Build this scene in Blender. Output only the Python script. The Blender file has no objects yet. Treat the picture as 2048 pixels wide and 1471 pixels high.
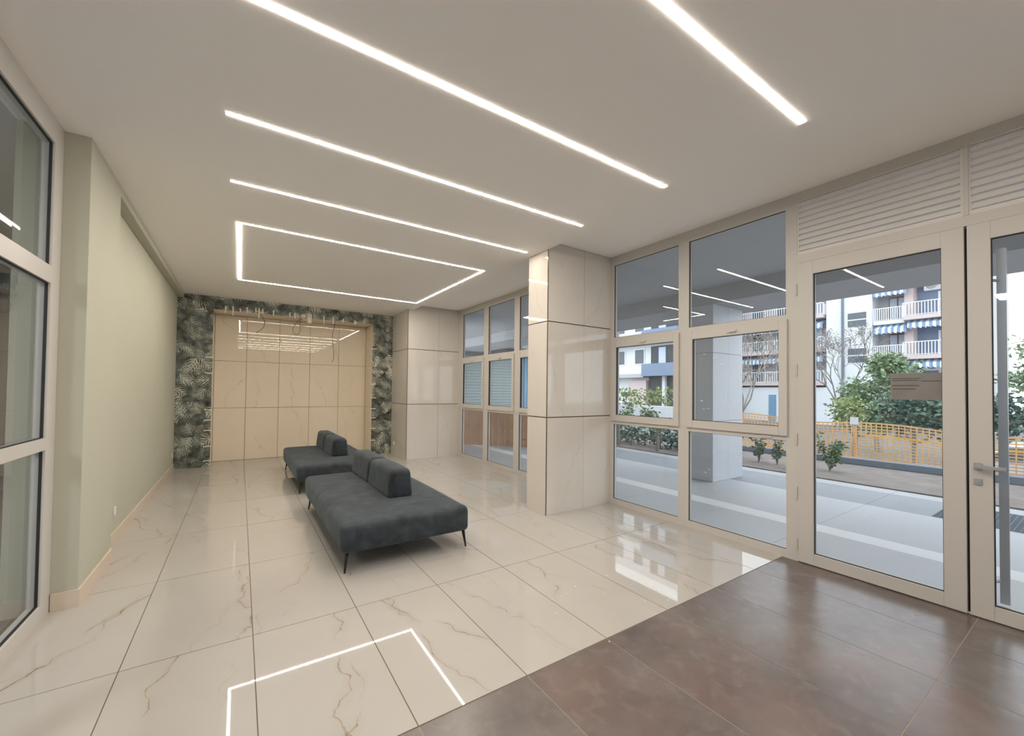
import bpy, bmesh, math, random
from mathutils import Vector, Matrix

random.seed(7)
S = bpy.context.scene
COL = S.collection
PI = math.pi

# ------------------------------------------------------------------ camera
CAM_Z = 1.505
F_PX = 814.65
YAW, PITCH, ROLL = math.radians(33.6964), math.radians(1.1116), math.radians(0.6450)
cyw, syw, cp, sp = math.cos(YAW), math.sin(YAW), math.cos(PITCH), math.sin(PITCH)
fwd = Vector((syw * cp, cyw * cp, sp))
rgt = Vector((cyw, -syw, 0.0))
upv = rgt.cross(fwd)
cr, sr = math.cos(ROLL), math.sin(ROLL)
rgt, upv = cr * rgt + sr * upv, -sr * rgt + cr * upv
cam_data = bpy.data.cameras.new('camera')
cam = bpy.data.objects.new('camera', cam_data)
COL.objects.link(cam)
cam_data.sensor_fit = 'HORIZONTAL'
cam_data.sensor_width = 36.0
cam_data.lens = F_PX / 2048.0 * 36.0
cam_data.shift_y = (765.06 - 735.5) / 2048.0
cam_data.clip_start = 0.05
cam_data.clip_end = 300.0
M4 = Matrix((rgt, upv, -fwd)).transposed().to_4x4()
M4.translation = Vector((0, 0, CAM_Z))
cam.matrix_world = M4
S.camera = cam

# ------------------------------------------------------------------ world, exposure
world = bpy.data.worlds.new('world')
S.world = world
world.use_nodes = True
bg = world.node_tree.nodes['Background']
bg.inputs['Color'].default_value = (0.90, 0.95, 1.0, 1)
bg.inputs['Strength'].default_value = 3.0
S.view_settings.view_transform = 'Standard'
S.view_settings.look = 'None'
S.view_settings.gamma = 1.0
S.view_settings.use_curve_mapping = False
S.view_settings.exposure = 0.0
LED_STRENGTH = 92.0
LED_COLOR = (1.0, 0.905, 0.80)

# ------------------------------------------------------------------ node helper
class NT:
    def __init__(self, name):
        self.m = bpy.data.materials.new(name)
        self.m.use_nodes = True
        self.t = self.m.node_tree
        self.t.nodes.clear()
        self.out = self.t.nodes.new('ShaderNodeOutputMaterial')
    def n(self, typ, **kw):
        nd = self.t.nodes.new(typ)
        for k, v in kw.items():
            setattr(nd, k, v)
        return nd
    def put(self, sock, v):
        if isinstance(v, bpy.types.NodeSocket):
            self.t.links.new(v, sock)
        elif v is not None:
            if sock.type == 'RGBA' and len(v) == 3:
                v = (*v, 1)
            sock.default_value = v
    def math(self, op, a, b=None, c=None, clamp=False):
        nd = self.n('ShaderNodeMath', operation=op, use_clamp=clamp)
        for i, v in enumerate((a, b, c)):
            if v is not None:
                self.put(nd.inputs[i], v)
        return nd.outputs[0]
    def vmath(self, op, a, b=None, scale=None):
        nd = self.n('ShaderNodeVectorMath', operation=op)
        self.put(nd.inputs[0], a)
        if b is not None:
            self.put(nd.inputs[1], b)
        if scale is not None:
            self.put(nd.inputs['Scale'], scale)
        return nd.outputs['Value'] if op in ('LENGTH', 'DOT_PRODUCT', 'DISTANCE') else nd.outputs[0]
    def mix(self, fac, a, b, blend='MIX'):
        nd = self.n('ShaderNodeMix', data_type='RGBA', blend_type=blend)
        self.put(nd.inputs[0], fac)
        self.put(nd.inputs[6], a)
        self.put(nd.inputs[7], b)
        return nd.outputs[2]
    def ramp(self, v, a, b, lo=0.0, hi=1.0, smooth=False):
        nd = self.n('ShaderNodeMapRange', clamp=True)
        if smooth:
            nd.interpolation_type = 'SMOOTHSTEP'
        self.put(nd.inputs[0], v)
        for i, x in enumerate((a, b, lo, hi)):
            self.put(nd.inputs[i + 1], x)
        return nd.outputs[0]
    def noise(self, vec, scale, detail=3.0, dist=0.0, rough=0.5):
        nd = self.n('ShaderNodeTexNoise')
        self.put(nd.inputs['Vector'], vec)
        self.put(nd.inputs['Scale'], scale)
        self.put(nd.inputs['Detail'], detail)
        self.put(nd.inputs['Roughness'], rough)
        self.put(nd.inputs['Distortion'], dist)
        return nd.outputs[0]
    def obj(self):
        return self.n('ShaderNodeTexCoord').outputs['Object']
    def rnd(self):
        return self.n('ShaderNodeObjectInfo').outputs['Random']
    def pos(self):
        return self.n('ShaderNodeNewGeometry').outputs['Position']
    def bsdf(self, color, rough=0.5, bump=None, bump_strength=0.2, **kw):
        b = self.n('ShaderNodeBsdfPrincipled')
        self.put(b.inputs['Base Color'], color)
        self.put(b.inputs['Roughness'], rough)
        for k, v in kw.items():
            self.put(b.inputs[k.replace('_', ' ')], v)
        if bump is not None:
            bn = self.n('ShaderNodeBump')
            bn.inputs['Strength'].default_value = bump_strength
            bn.inputs['Distance'].default_value = 0.01
            self.put(bn.inputs['Height'], bump)
            self.put(b.inputs['Normal'], bn.outputs[0])
        self.t.links.new(b.outputs[0], self.out.inputs[0])
        return self.m

def plain(name, color, rough=0.5, var=0.06, scale=6.0, **kw):
    t = NT(name)
    if var:
        f = t.noise(t.obj(), scale, 3)
        c = t.mix(f, [x * (1 - var) for x in color], [min(1, x * (1 + var)) for x in color])
    else:
        c = color
    return t.bsdf(c, rough, **kw)

def marble(name, base, vein, rough, vein_amt=0.6, wall=False, veins=2):
    """polished slab: every piece gets its own cloudy ground and one or two wandering thin veins"""
    t = NT(name)
    rnd = t.rnd()
    off = t.vmath('SCALE', (37.1, 91.7, 53.3), scale=rnd)
    o = t.obj()
    p = t.vmath('ADD', o, off)
    s = t.n('ShaderNodeSeparateXYZ')
    t.put(s.inputs[0], o)
    if wall:
        u0, v0 = t.math('ADD', s.outputs[0], s.outputs[1]), s.outputs[2]
    else:
        u0, v0 = s.outputs[0], s.outputs[1]
    cloud = t.noise(p, 2.2, 4, 0.4)
    col = t.mix(cloud, [x * 0.955 for x in base], [min(1, x * 1.045) for x in base])
    for k in range(veins):
        r1 = t.math('FRACT', t.math('MULTIPLY', rnd, 17.31 + 9.7 * k))
        r2 = t.math('FRACT', t.math('MULTIPLY', rnd, 43.77 + 5.3 * k))
        r3 = t.math('FRACT', t.math('MULTIPLY', rnd, 71.13 + 3.1 * k))
        slope = t.math('MULTIPLY', t.math('SUBTRACT', r1, 0.5), 1.3)
        u = t.math('SUBTRACT', t.math('SUBTRACT', u0, t.math('MULTIPLY', v0, slope)), t.math('MULTIPLY', t.math('SUBTRACT', r2, 0.5), 0.5))
        q = t.vmath('ADD', p, (3.7 * k, 1.9 * k, 5.1 * k))
        w1 = t.math('MULTIPLY', t.math('SUBTRACT', t.noise(q, 2.3, 2), 0.5), 0.42)
        w2 = t.math('MULTIPLY', t.math('SUBTRACT', t.noise(q, 11.0, 4), 0.5), 0.085)
        d = t.math('ABSOLUTE', t.math('ADD', u, t.math('ADD', w1, w2)))
        thick = t.ramp(t.noise(q, 7.0, 2), 0.42, 0.72, 0.0022, 0.010)
        line = t.math('SUBTRACT', 1.0, t.math('DIVIDE', d, thick), clamp=True)
        halo = t.ramp(d, 0.0, 0.05, 0.13, 0.0)
        msk = t.ramp(t.noise(t.vmath('ADD', q, (9, 4, 2)), 2.6, 2), 0.40, 0.58)
        on = t.ramp(r3, 0.25 + 0.2 * k, 0.55 + 0.2 * k, 0.15, 1.0)
        a = t.math('MULTIPLY', t.math('MULTIPLY', t.math('ADD', line, halo, clamp=True), msk), t.math('MULTIPLY', on, vein_amt))
        col = t.mix(a, col, vein)
    return t.bsdf(col, rough, Specular_IOR_Level=0.42 if wall else 0.5)

def concrete_tile(name, a, b, rust, rough):
    t = NT(name)
    off = t.vmath('SCALE', (17.1, 61.7, 33.3), scale=t.rnd())
    p = t.vmath('ADD', t.obj(), off)
    f = t.ramp(t.noise(p, 2.6, 8, 0.2, 0.62), 0.30, 0.70)
    c = t.mix(f, a, b)
    r = t.ramp(t.noise(t.vmath('ADD', p, (5, 5, 5)), 1.5, 5), 0.45, 0.75, 0, 0.55, True)
    c = t.mix(r, c, rust)
    st = t.ramp(t.noise(p, 9.0, 6, 0.5), 0.54, 0.80, 0, 0.16)
    c = t.mix(st, c, (0.45, 0.40, 0.36))
    return t.bsdf(c, rough)

def leaf_print(name):
    t = NT(name)
    sep = t.n('ShaderNodeSeparateXYZ')
    t.put(sep.inputs[0], t.pos())
    cmb = t.n('ShaderNodeCombineXYZ')
    t.put(cmb.inputs[0], sep.outputs[0])
    t.put(cmb.inputs[1], sep.outputs[2])
    P = cmb.outputs[0]
    wob = t.n('ShaderNodeTexNoise')
    t.put(wob.inputs['Vector'], P)
    wob.inputs['Scale'].default_value = 5.0
    P2 = t.vmath('ADD', P, t.vmath('SCALE', t.vmath('SUBTRACT', wob.outputs['Color'], (0.5, 0.5, 0.5)), scale=0.10))
    base = t.mix(t.ramp(t.noise(P, 9.0, 5), 0.35, 0.65), (0.013, 0.014, 0.012), (0.12, 0.115, 0.09))
    col = base
    layers = [
        (6.0, (0, 0, 0), 30.0, (0.12, 0.17, 0.15), (0.21, 0.25, 0.21), 0.24, 0.15),
        (5.2, (3.3, 1.7, 0), 25.0, (0.22, 0.28, 0.25), (0.40, 0.42, 0.34), 0.24, 0.25),
        (4.4, (7.1, 4.9, 0), 21.0, (0.58, 0.56, 0.44), (0.30, 0.36, 0.32), 0.22, 0.40),
        (3.7, (11.7, 8.3, 0), 17.0, (0.84, 0.80, 0.64), (0.55, 0.58, 0.50), 0.19, 0.52),
    ]
    for sc, off, freq, ca, cb, wid, keep in layers:
        q = t.vmath('ADD', P2, off)
        vo = t.n('ShaderNodeTexVoronoi', voronoi_dimensions='2D')
        t.put(vo.inputs['Vector'], q)
        vo.inputs['Scale'].default_value = sc
        d = t.vmath('SUBTRACT', q, vo.outputs['Position'])
        sc_ = t.n('ShaderNodeSeparateColor')
        t.put(sc_.inputs[0], vo.outputs['Color'])
        rot = t.n('ShaderNodeVectorRotate', rotation_type='Z_AXIS')
        t.put(rot.inputs['Vector'], d)
        t.put(rot.inputs['Angle'], t.math('ADD', t.math('MULTIPLY', sc_.outputs[0], 5.2), -0.2))
        s2 = t.n('ShaderNodeSeparateXYZ')
        t.put(s2.inputs[0], rot.outputs[0])
        u, v = s2.outputs[0], s2.outputs[1]
        av = t.math('ABSOLUTE', v)
        env = t.math('MULTIPLY', t.math('SUBTRACT', 1.0, t.math('POWER', t.math('ABSOLUTE', t.math('MULTIPLY', u, sc * 1.7)), 2.0)), wid * 3.2 / sc)
        ph = t.math('FRACT', t.math('MULTIPLY', t.math('SUBTRACT', u, t.math('MULTIPLY', av, 1.1)), freq))
        # leaflets taper to a point towards the outline of the frond
        half = t.math('MULTIPLY', t.math('SUBTRACT', 1.0, t.math('DIVIDE', av, t.math('MAXIMUM', env, 0.001)), clamp=True), 0.42)
        blade = t.ramp(t.math('SUBTRACT', half, t.math('ABSOLUTE', t.math('SUBTRACT', ph, 0.5))), 0.0, 0.10)
        msk = t.math('GREATER_THAN', env, av)
        stem = t.ramp(av, 0.003, 0.007, 1.0, 0.0)
        a = t.math('MULTIPLY', t.math('MAXIMUM', blade, stem), msk)
        a = t.math('MULTIPLY', a, t.math('GREATER_THAN', sc_.outputs[1], keep))
        a = t.math('MULTIPLY', a, t.ramp(t.noise(t.vmath('ADD', P, off), 5.0, 3), 0.32, 0.55, 0.25, 1.0))
        cc = t.mix(sc_.outputs[2], ca, cb)
        cc = t.mix(t.ramp(t.noise(P, 16.0, 3), 0.35, 0.7), cc, [x * 0.5 for x in ca])
        col = t.mix(t.math('MULTIPLY', a, 0.95), col, cc)
    blue = t.ramp(t.noise(P, 6.5, 1), 0.70, 0.74, 0, 0.5)
    col = t.mix(blue, col, (0.20, 0.28, 0.34))
    return t.bsdf(col, 0.55)

def glass_mat(name, tint):
    t = NT(name)
    tr = t.n('ShaderNodeBsdfTransparent')
    tr.inputs[0].default_value = (*tint, 1)
    gl = t.n('ShaderNodeBsdfGlossy')
    gl.inputs['Roughness'].default_value = 0.0
    fr = t.n('ShaderNodeFresnel')
    # same index on the entry and on the exit face, so the solid pane behaves as thin clear glass
    geo = t.n('ShaderNodeNewGeometry')
    t.t.links.new(t.ramp(geo.outputs['Backfacing'], 0.0, 1.0, 1.5, 1.0 / 1.5), fr.inputs[0])
    mx = t.n('ShaderNodeMixShader')
    t.t.links.new(fr.outputs[0], mx.inputs[0])
    t.t.links.new(tr.outputs[0], mx.inputs[1])
    t.t.links.new(gl.outputs[0], mx.inputs[2])
    t.t.links.new(mx.outputs[0], t.out.inputs[0])
    return t.m

def emit_mat(name, color, strength):
    t = NT(name)
    e = t.n('ShaderNodeEmission')
    e.inputs[0].default_value = (*color, 1)
    e.inputs[1].default_value = strength
    t.t.links.new(e.outputs[0], t.out.inputs[0])
    return t.m

def velvet(name):
    t = NT(name)
    p = t.obj()
    n1 = t.noise(p, 5.0, 5, 0.8)
    n2 = t.noise(t.vmath('MULTIPLY', p, (14, 14, 3)), 1.0, 3)
    f = t.ramp(t.math('ADD', t.math('MULTIPLY', n1, 0.7), t.math('MULTIPLY', n2, 0.3)), 0.36, 0.66)
    c = t.mix(f, (0.012, 0.017, 0.023), (0.043, 0.054, 0.062))
    return t.bsdf(c, 0.85, bump=t.noise(p, 220.0, 2), bump_strength=0.12,
                  Sheen_Weight=0.22, Sheen_Roughness=0.4, Sheen_Tint=(0.55, 0.65, 0.7, 1))

def stripes(name, axis, period, a, b):
    t = NT(name)
    s = t.n('ShaderNodeSeparateXYZ')
    t.put(s.inputs[0], t.pos())
    f = t.math('FRACT', t.math('MULTIPLY', s.outputs[axis], 1.0 / period))
    return t.bsdf(t.mix(t.math('GREATER_THAN', f, 0.5), a, b), 0.8)

def thin_paper(name, color):
    t = NT(name)
    f = t.noise(t.obj(), 9.0, 4)
    c = t.mix(f, [x * 0.85 for x in color], [x * 1.1 for x in color])
    d = t.n('ShaderNodeBsdfDiffuse'); t.put(d.inputs[0], c)
    l = t.n('ShaderNodeBsdfTranslucent'); t.put(l.inputs[0], c)
    mx = t.n('ShaderNodeMixShader'); mx.inputs[0].default_value = 0.4
    t.t.links.new(d.outputs[0], mx.inputs[1]); t.t.links.new(l.outputs[0], mx.inputs[2])
    t.t.links.new(mx.outputs[0], t.out.inputs[0])
    return t.m

def leafy(name, a, b):
    t = NT(name)
    c = t.mix(t.ramp(t.noise(t.pos(), 2.5, 3), 0.3, 0.7), a, b)
    return t.bsdf(c, 0.6)

MAT = {
    'tile': marble('cream_marble_tile', (0.455, 0.428, 0.388), (0.25, 0.17, 0.085), 0.02, 0.95),
    'wtile': marble('cream_marble_wall', (0.66, 0.615, 0.55), (0.33, 0.28, 0.22), 0.06, 0.40, True),
    'atile': marble('warm_marble_alcove', (0.80, 0.70, 0.555), (0.36, 0.27, 0.18), 0.004, 0.55, True),
    'base': marble('marble_baseboard', (0.66, 0.56, 0.45), (0.4, 0.3, 0.2), 0.25, 0.2),
    'grout': plain('brown_grout', (0.13, 0.095, 0.06), 0.9),
    'dtile': concrete_tile('dark_brown_tile', (0.105, 0.087, 0.080), (0.185, 0.157, 0.145), (0.19, 0.122, 0.105), 0.26),
    'wgrout': plain('tan_joint', (0.33, 0.245, 0.16), 0.9),
    'dgrout': plain('pale_grout', (0.38, 0.31, 0.265), 0.9),
    'green': plain('sage_green_paint', (0.49, 0.485, 0.385), 0.75, 0.03, 2.0),
    'ceil': plain('white_ceiling_paint', (0.94, 0.91, 0.87), 0.85, 0.015, 1.2),
    'white': plain('white_wall_paint', (0.85, 0.82, 0.78), 0.8, 0.02, 1.5),
    'frame': plain('white_window_frame', (0.58, 0.55, 0.51), 0.42, 0.01, 3.0),
    'louver': plain('white_louver', (0.70, 0.67, 0.64), 0.45, 0.01, 3.0),
    'gasket': plain('black_rubber', (0.02, 0.02, 0.02), 0.6, 0),
    'glass': glass_mat('clear_glass', (0.95, 0.97, 0.98)),
    'led': emit_mat('led_diffuser', LED_COLOR, LED_STRENGTH),
    'panel': emit_mat('fill_panel_glow', (0.95, 0.98, 1.0), 62.0),  # glow of the added fill panel, out of view
    'metal': plain('bronze_trim', (0.22, 0.17, 0.12), 0.35, 0, Metallic=0.8),
    'chrome': plain('satin_steel', (0.42, 0.43, 0.46), 0.35, 0, Metallic=0.35),
    'leaf_print': leaf_print('jungle_leaf_print'),
    'velvet': velvet('blue_grey_velvet'),
    'black': plain('black_metal', (0.012, 0.010, 0.010), 0.4, 0),
    'plastic': plain('white_plastic', (0.8, 0.78, 0.74), 0.4, 0),
    'tape': plain('cream_tape', (0.78, 0.72, 0.58), 0.7, 0.08, 30),
    'cable': plain('dark_cable', (0.05, 0.04, 0.035), 0.6, 0),
    'paper': thin_paper('grey_brown_paper', (0.50, 0.43, 0.38)),
    'ink': plain('printed_ink', (0.06, 0.05, 0.05), 0.9, 0),
    'pave': plain('grey_pavement', (0.47, 0.485, 0.51), 0.45, 0.07, 1.3),
    'pave_dark': plain('darker_grey_pavement', (0.25, 0.27, 0.30), 0.5, 0.08, 1.5),
    'edging': plain('pale_edging_stone', (0.40, 0.41, 0.42), 0.6, 0.06, 4),
    'band': plain('white_stone_band', (0.78, 0.79, 0.80), 0.5, 0.04, 5),
    'ext': plain('grey_portico_plaster', (0.50, 0.51, 0.53), 0.8, 0.04, 1.0),
    'ext_tile': marble('pale_grey_column_tile', (0.58, 0.60, 0.64), (0.4, 0.4, 0.42), 0.4, 0.15, True, 1),
    'soil': plain('brown_soil', (0.20, 0.175, 0.16), 0.95, 0.35, 4),
    'kerb': plain('dark_blue_grey_kerb', (0.17, 0.20, 0.24), 0.8, 0.1, 4),
    'street': plain('grey_street', (0.17, 0.165, 0.165), 0.9, 0.08, 0.8),
    'net': plain('orange_net', (0.88, 0.50, 0.22), 0.7, 0.25, 2.0),
    'net_yellow': plain('yellow_strap', (0.85, 0.58, 0.12), 0.7, 0.1, 2.0),
    'board': plain('orange_brown_board', (0.58, 0.33, 0.20), 0.7, 0.25, 3.0),
    'bwall': plain('white_facade', (0.74, 0.77, 0.80), 0.85, 0.04, 0.5),
    'brick_pale': plain('pale_pinkish_brick', (0.52, 0.46, 0.44), 0.9, 0.2, 3.0),
    'pink': plain('pale_pink_slab', (0.62, 0.52, 0.51), 0.85, 0.04, 0.6),
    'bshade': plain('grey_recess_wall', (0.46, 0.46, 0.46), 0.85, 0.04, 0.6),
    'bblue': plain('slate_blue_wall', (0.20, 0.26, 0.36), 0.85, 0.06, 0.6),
    'blue': plain('blue_door', (0.16, 0.30, 0.46), 0.6, 0.06, 1),
    'rail': plain('white_railing', (0.80, 0.82, 0.84), 0.5, 0),
    'dark': plain('recess_shade_colour', (0.045, 0.05, 0.06), 0.5, 0.1, 2),  # near-black stands for the shade inside the house recesses
    'pane': plain('dark_window_pane', (0.10, 0.12, 0.14), 0.12, 0.1, 2),
    'curtain': plain('pale_blind', (0.55, 0.60, 0.70), 0.6, 0.05, 2),
    'woodframe': plain('reddish_wood_frame', (0.25, 0.14, 0.11), 0.6, 0.1, 4),
    'awning': stripes('blue_white_stripes', 1, 0.36, (0.24, 0.36, 0.53), (0.75, 0.78, 0.8)),
    'wing': plain('dark_grey_wing_wall', (0.22, 0.235, 0.24), 0.8, 0.06, 1),
    'shutter': plain('grey_teal_shutter', (0.28, 0.34, 0.345), 0.6, 0.05, 2),
    'carwhite': plain('white_car_paint', (0.60, 0.61, 0.63), 0.25, 0),
    'tyre': plain('tyre_rubber', (0.03, 0.03, 0.03), 0.8, 0),
    'bark': plain('grey_bark', (0.26, 0.235, 0.215), 0.9, 0.2, 8),
    'leaf_a': leafy('mid_green_leaves', (0.12, 0.19, 0.09), (0.28, 0.36, 0.20)),
    'leaf_b': leafy('dark_green_leaves', (0.05, 0.10, 0.075), (0.13, 0.20, 0.14)),
    'leaf_c': leafy('yellow_green_leaves', (0.17, 0.24, 0.07), (0.32, 0.36, 0.15)),
    'neigh': plain('grey_neighbour_wall', (0.45, 0.48, 0.50), 0.8, 0.04, 1.0),
}

# ------------------------------------------------------------------ object helpers
def wloc(o):
    v = Vector((0, 0, 0))
    while o is not None:
        v = v + o.location
        o = o.parent
    return v

def tag(o, label=None, cat=None, group=None, kind=None):
    if label: o['label'] = label
    if cat: o['category'] = cat
    if group: o['group'] = group
    if kind: o['kind'] = kind
    return o

def thing(name, loc, label, cat, group=None, kind=None):
    o = bpy.data.objects.new(name, None)
    o.empty_display_size = 0.1
    COL.objects.link(o)
    o.location = loc
    return tag(o, label, cat, group, kind)

def link(name, me, mat, parent=None, loc=(0, 0, 0)):
    """loc in world space; the mesh is already relative to loc"""
    o = bpy.data.objects.new(name, me)
    COL.objects.link(o)
    if mat is not None and not me.materials:
        me.materials.append(MAT[mat] if isinstance(mat, str) else mat)
    if parent is not None:
        o.parent = parent
        o.location = Vector(loc) - wloc(parent)
    else:
        o.location = loc
    return o

class MB:
    """collects boxes, tubes and quads given in world coordinates, builds ONE mesh object"""
    def __init__(self):
        self.v, self.f = [], []
    def box(self, x0, x1, y0, y1, z0, z1):
        if x0 > x1: x0, x1 = x1, x0
        if y0 > y1: y0, y1 = y1, y0
        if z0 > z1: z0, z1 = z1, z0
        b = len(self.v)
        self.v += [(x, y, z) for x in (x0, x1) for y in (y0, y1) for z in (z0, z1)]
        for f in ((0, 1, 3, 2), (4, 6, 7, 5), (0, 4, 5, 1), (2, 3, 7, 6), (0, 2, 6, 4), (1, 5, 7, 3)):
            self.f.append(tuple(b + i for i in f))
        return self
    def ring(self, x0, x1, y0, y1, z0, z1, wy0, wy1, wz0, wz1):
        """rectangular ring in the YZ plane, outer extents and the four bar widths"""
        self.box(x0, x1, y0, y0 + wy0, z0, z1)
        self.box(x0, x1, y1 - wy1, y1, z0, z1)
        self.box(x0, x1, y0 + wy0, y1 - wy1, z0, z0 + wz0)
        self.box(x0, x1, y0 + wy0, y1 - wy1, z1 - wz1, z1)
        return self
    def tube(self, pts, radii, n=6, cap=True):
        pts = [Vector(p) for p in pts]
        if not hasattr(radii, '__len__'):
            radii = [radii] * len(pts)
        b = len(self.v)
        prev = None
        for i, p in enumerate(pts):
            d = (pts[min(i + 1, len(pts) - 1)] - pts[max(i - 1, 0)])
            d = d.normalized() if d.length > 1e-9 else Vector((0, 0, 1))
            if prev is None:
                a = d.orthogonal().normalized()
            else:
                a = prev - d * prev.dot(d)
                a = a.normalized() if a.length > 1e-6 else d.orthogonal().normalized()
            prev = a
            c = d.cross(a)
            for k in range(n):
                t = 2 * PI * k / n
                self.v.append(tuple(p + radii[i] * (math.cos(t) * a + math.sin(t) * c)))
        for i in range(len(pts) - 1):
            for k in range(n):
                k2 = (k + 1) % n
                self.f.append((b + i * n + k, b + i * n + k2, b + (i + 1) * n + k2, b + (i + 1) * n + k))
        if cap:
            self.f.append(tuple(b + k for k in reversed(range(n))))
            e = b + (len(pts) - 1) * n
            self.f.append(tuple(e + k for k in range(n)))
        return self
    def quad(self, a, b_, c, d):
        b = len(self.v)
        self.v += [tuple(a), tuple(b_), tuple(c), tuple(d)]
        self.f.append((b, b + 1, b + 2, b + 3))
        return self
    def prism(self, poly, y0, y1):
        """polygon in XZ extruded along Y"""
        b = len(self.v); n = len(poly)
        self.v += [(x, y0, z) for x, z in poly] + [(x, y1, z) for x, z in poly]
        self.f.append(tuple(b + i for i in range(n)))
        self.f.append(tuple(b + n + i for i in reversed(range(n))))
        for i in range(n):
            j = (i + 1) % n
            self.f.append((b + i, b + n + i, b + n + j, b + j))
        return self
    def build(self, name, mat, parent=None, smooth=False, bevel=0.0):
        o = wloc(parent) if parent is not None else None
        if o is None:
            xs = [v[0] for v in self.v]; ys = [v[1] for v in self.v]; zs = [v[2] for v in self.v]
            o = Vector(((min(xs) + max(xs)) / 2, (min(ys) + max(ys)) / 2, min(zs)))
        me = bpy.data.meshes.new(name)
        me.from_pydata([(v[0] - o.x, v[1] - o.y, v[2] - o.z) for v in self.v], [], self.f)
        bm = bmesh.new(); bm.from_mesh(me)
        if bevel:
            bmesh.ops.bevel(bm, geom=[e for e in bm.edges], offset=bevel, segments=2, affect='EDGES', clamp_overlap=True)
        bmesh.ops.recalc_face_normals(bm, faces=bm.faces)
        bm.to_mesh(me); bm.free()
        if smooth:
            for p in me.polygons: p.use_smooth = True
        me.update()
        return link(name, me, mat, parent, o)

_tile_cache = {}
def tile(name, x0, x1, y0, y1, z0, z1, mat, parent):
    """box piece that shares its mesh with every piece of the same size and material"""
    key = (name, round(x1 - x0, 3), round(y1 - y0, 3), round(z1 - z0, 3), mat)
    c = ((x0 + x1) / 2, (y0 + y1) / 2, (z0 + z1) / 2)
    if key not in _tile_cache:
        me = bpy.data.meshes.new(name)
        hx, hy, hz = (x1 - x0) / 2, (y1 - y0) / 2, (z1 - z0) / 2
        b = MB().box(-hx, hx, -hy, hy, -hz, hz)
        me.from_pydata(b.v, [], b.f)
        bm = bmesh.new(); bm.from_mesh(me)
        bmesh.ops.recalc_face_normals(bm, faces=bm.faces)
        bm.to_mesh(me); bm.free()
        me.materials.append(MAT[mat])
        _tile_cache[key] = me
    return link(name, _tile_cache[key], None, parent, c)

def cuts(lo, hi, start, step):
    k = math.ceil((lo - start) / step - 1e-6)
    r = [lo]
    x = start + k * step
    while x < hi - 1e-6:
        if x > lo + 1e-6: r.append(x)
        x += step
    return r + [hi]

def rounded_block(hx, hy, hz, r, n=14, crown=0.0, taper=0.0, wob=0.0, seed=0):
    """soft upholstered block centred on the origin, returns a mesh"""
    rng = random.Random(seed)
    ph = [rng.uniform(0, 6.28) for _ in range(6)]
    bm = bmesh.new()
    bmesh.ops.create_cube(bm, size=2.0)
    bmesh.ops.subdivide_edges(bm, edges=bm.edges[:], cuts=n, use_grid_fill=True)
    for v in bm.verts:
        c = v.co
        # spread the cuts towards the rims so the rounding is smooth
        e = [math.copysign(abs(x) ** 0.55, x) if abs(x) > 1e-9 else 0 for x in c]
        p = Vector((e[0] * hx, e[1] * hy, e[2] * hz))
        q = Vector((max(-hx + r, min(hx - r, p.x)), max(-hy + r, min(hy - r, p.y)), max(-hz + r, min(hz - r, p.z))))
        d = p - q
        if d.length > 1e-9:
            p = q + d.normalized() * r if max(abs(p.x) - hx, abs(p.y) - hy, abs(p.z) - hz) > -1e-6 else p
        u, w, t = p.x / hx, p.y / hy, p.z / hz
        if t > 0: p.z += crown * (1 - u * u) * (1 - w * w) * t
        p.x += 0.25 * crown * math.copysign(1, u) * (1 - t * t) * (1 - w * w) * abs(u)
        p.y += 0.25 * crown * math.copysign(1, w) * (1 - t * t) * (1 - u * u) * abs(w)
        if taper: p.x *= 1 - taper * (t + 1) / 2
        if wob:
            p += Vector((math.sin(9 * p.y + ph[0]) * math.sin(13 * p.z + ph[1]), math.sin(8 * p.x + ph[2]) * math.sin(11 * p.z + ph[3]),
                         math.sin(7 * p.x + ph[4]) * math.sin(5.3 * p.y + ph[5]))) * wob
        v.co = p
    bmesh.ops.recalc_face_normals(bm, faces=bm.faces)
    me = bpy.data.meshes.new('block')
    bm.to_mesh(me); bm.free()
    for p in me.polygons: p.use_smooth = True
    return me

def copy_tree(o, parent=None):
    c = o.copy(); COL.objects.link(c); c.parent = parent
    for ch in list(o.children): copy_tree(ch, c)
    return c

# ------------------------------------------------------------------ room dimensions (metres)
XW = 4.208          # inner face of the glazed front
XL = -1.03          # inner face of the glazed left side
XG = -0.898         # green wall, proud plane
ZC, ZT = 3.24, 3.345  # main ceiling, raised strip along the front
XS = 3.105          # step between both ceilings, also the pillar's side
Y0 = -4.2           # below: unseen fill panel added to brighten the room behind the left glazing
lp_ = thing('added_fill_panel', (-2.5, 0.9, ZC - 0.03), 'unseen glowing fill panel added to brighten the adjoining room', 'ceiling light')
MB().box(-2.8, -2.2, 0.6, 1.2, ZC - 0.02, ZC - 0.001).build('panel', 'panel', lp_)
MB().ring(-2.83, -2.80, 0.57, 1.23, ZC - 0.03, ZC - 0.001, 0.01, 0.01, 0.005, 0.005).build('rim', 'plastic', lp_)
# wall behind the camera
YD = 1.760          # edge of the dark floor
YB, YA = 9.62, 10.24  # wallpapered wall, alcove back
GX = -0.5054        # a floor joint running away from the camera
GAP = 0.005

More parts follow.
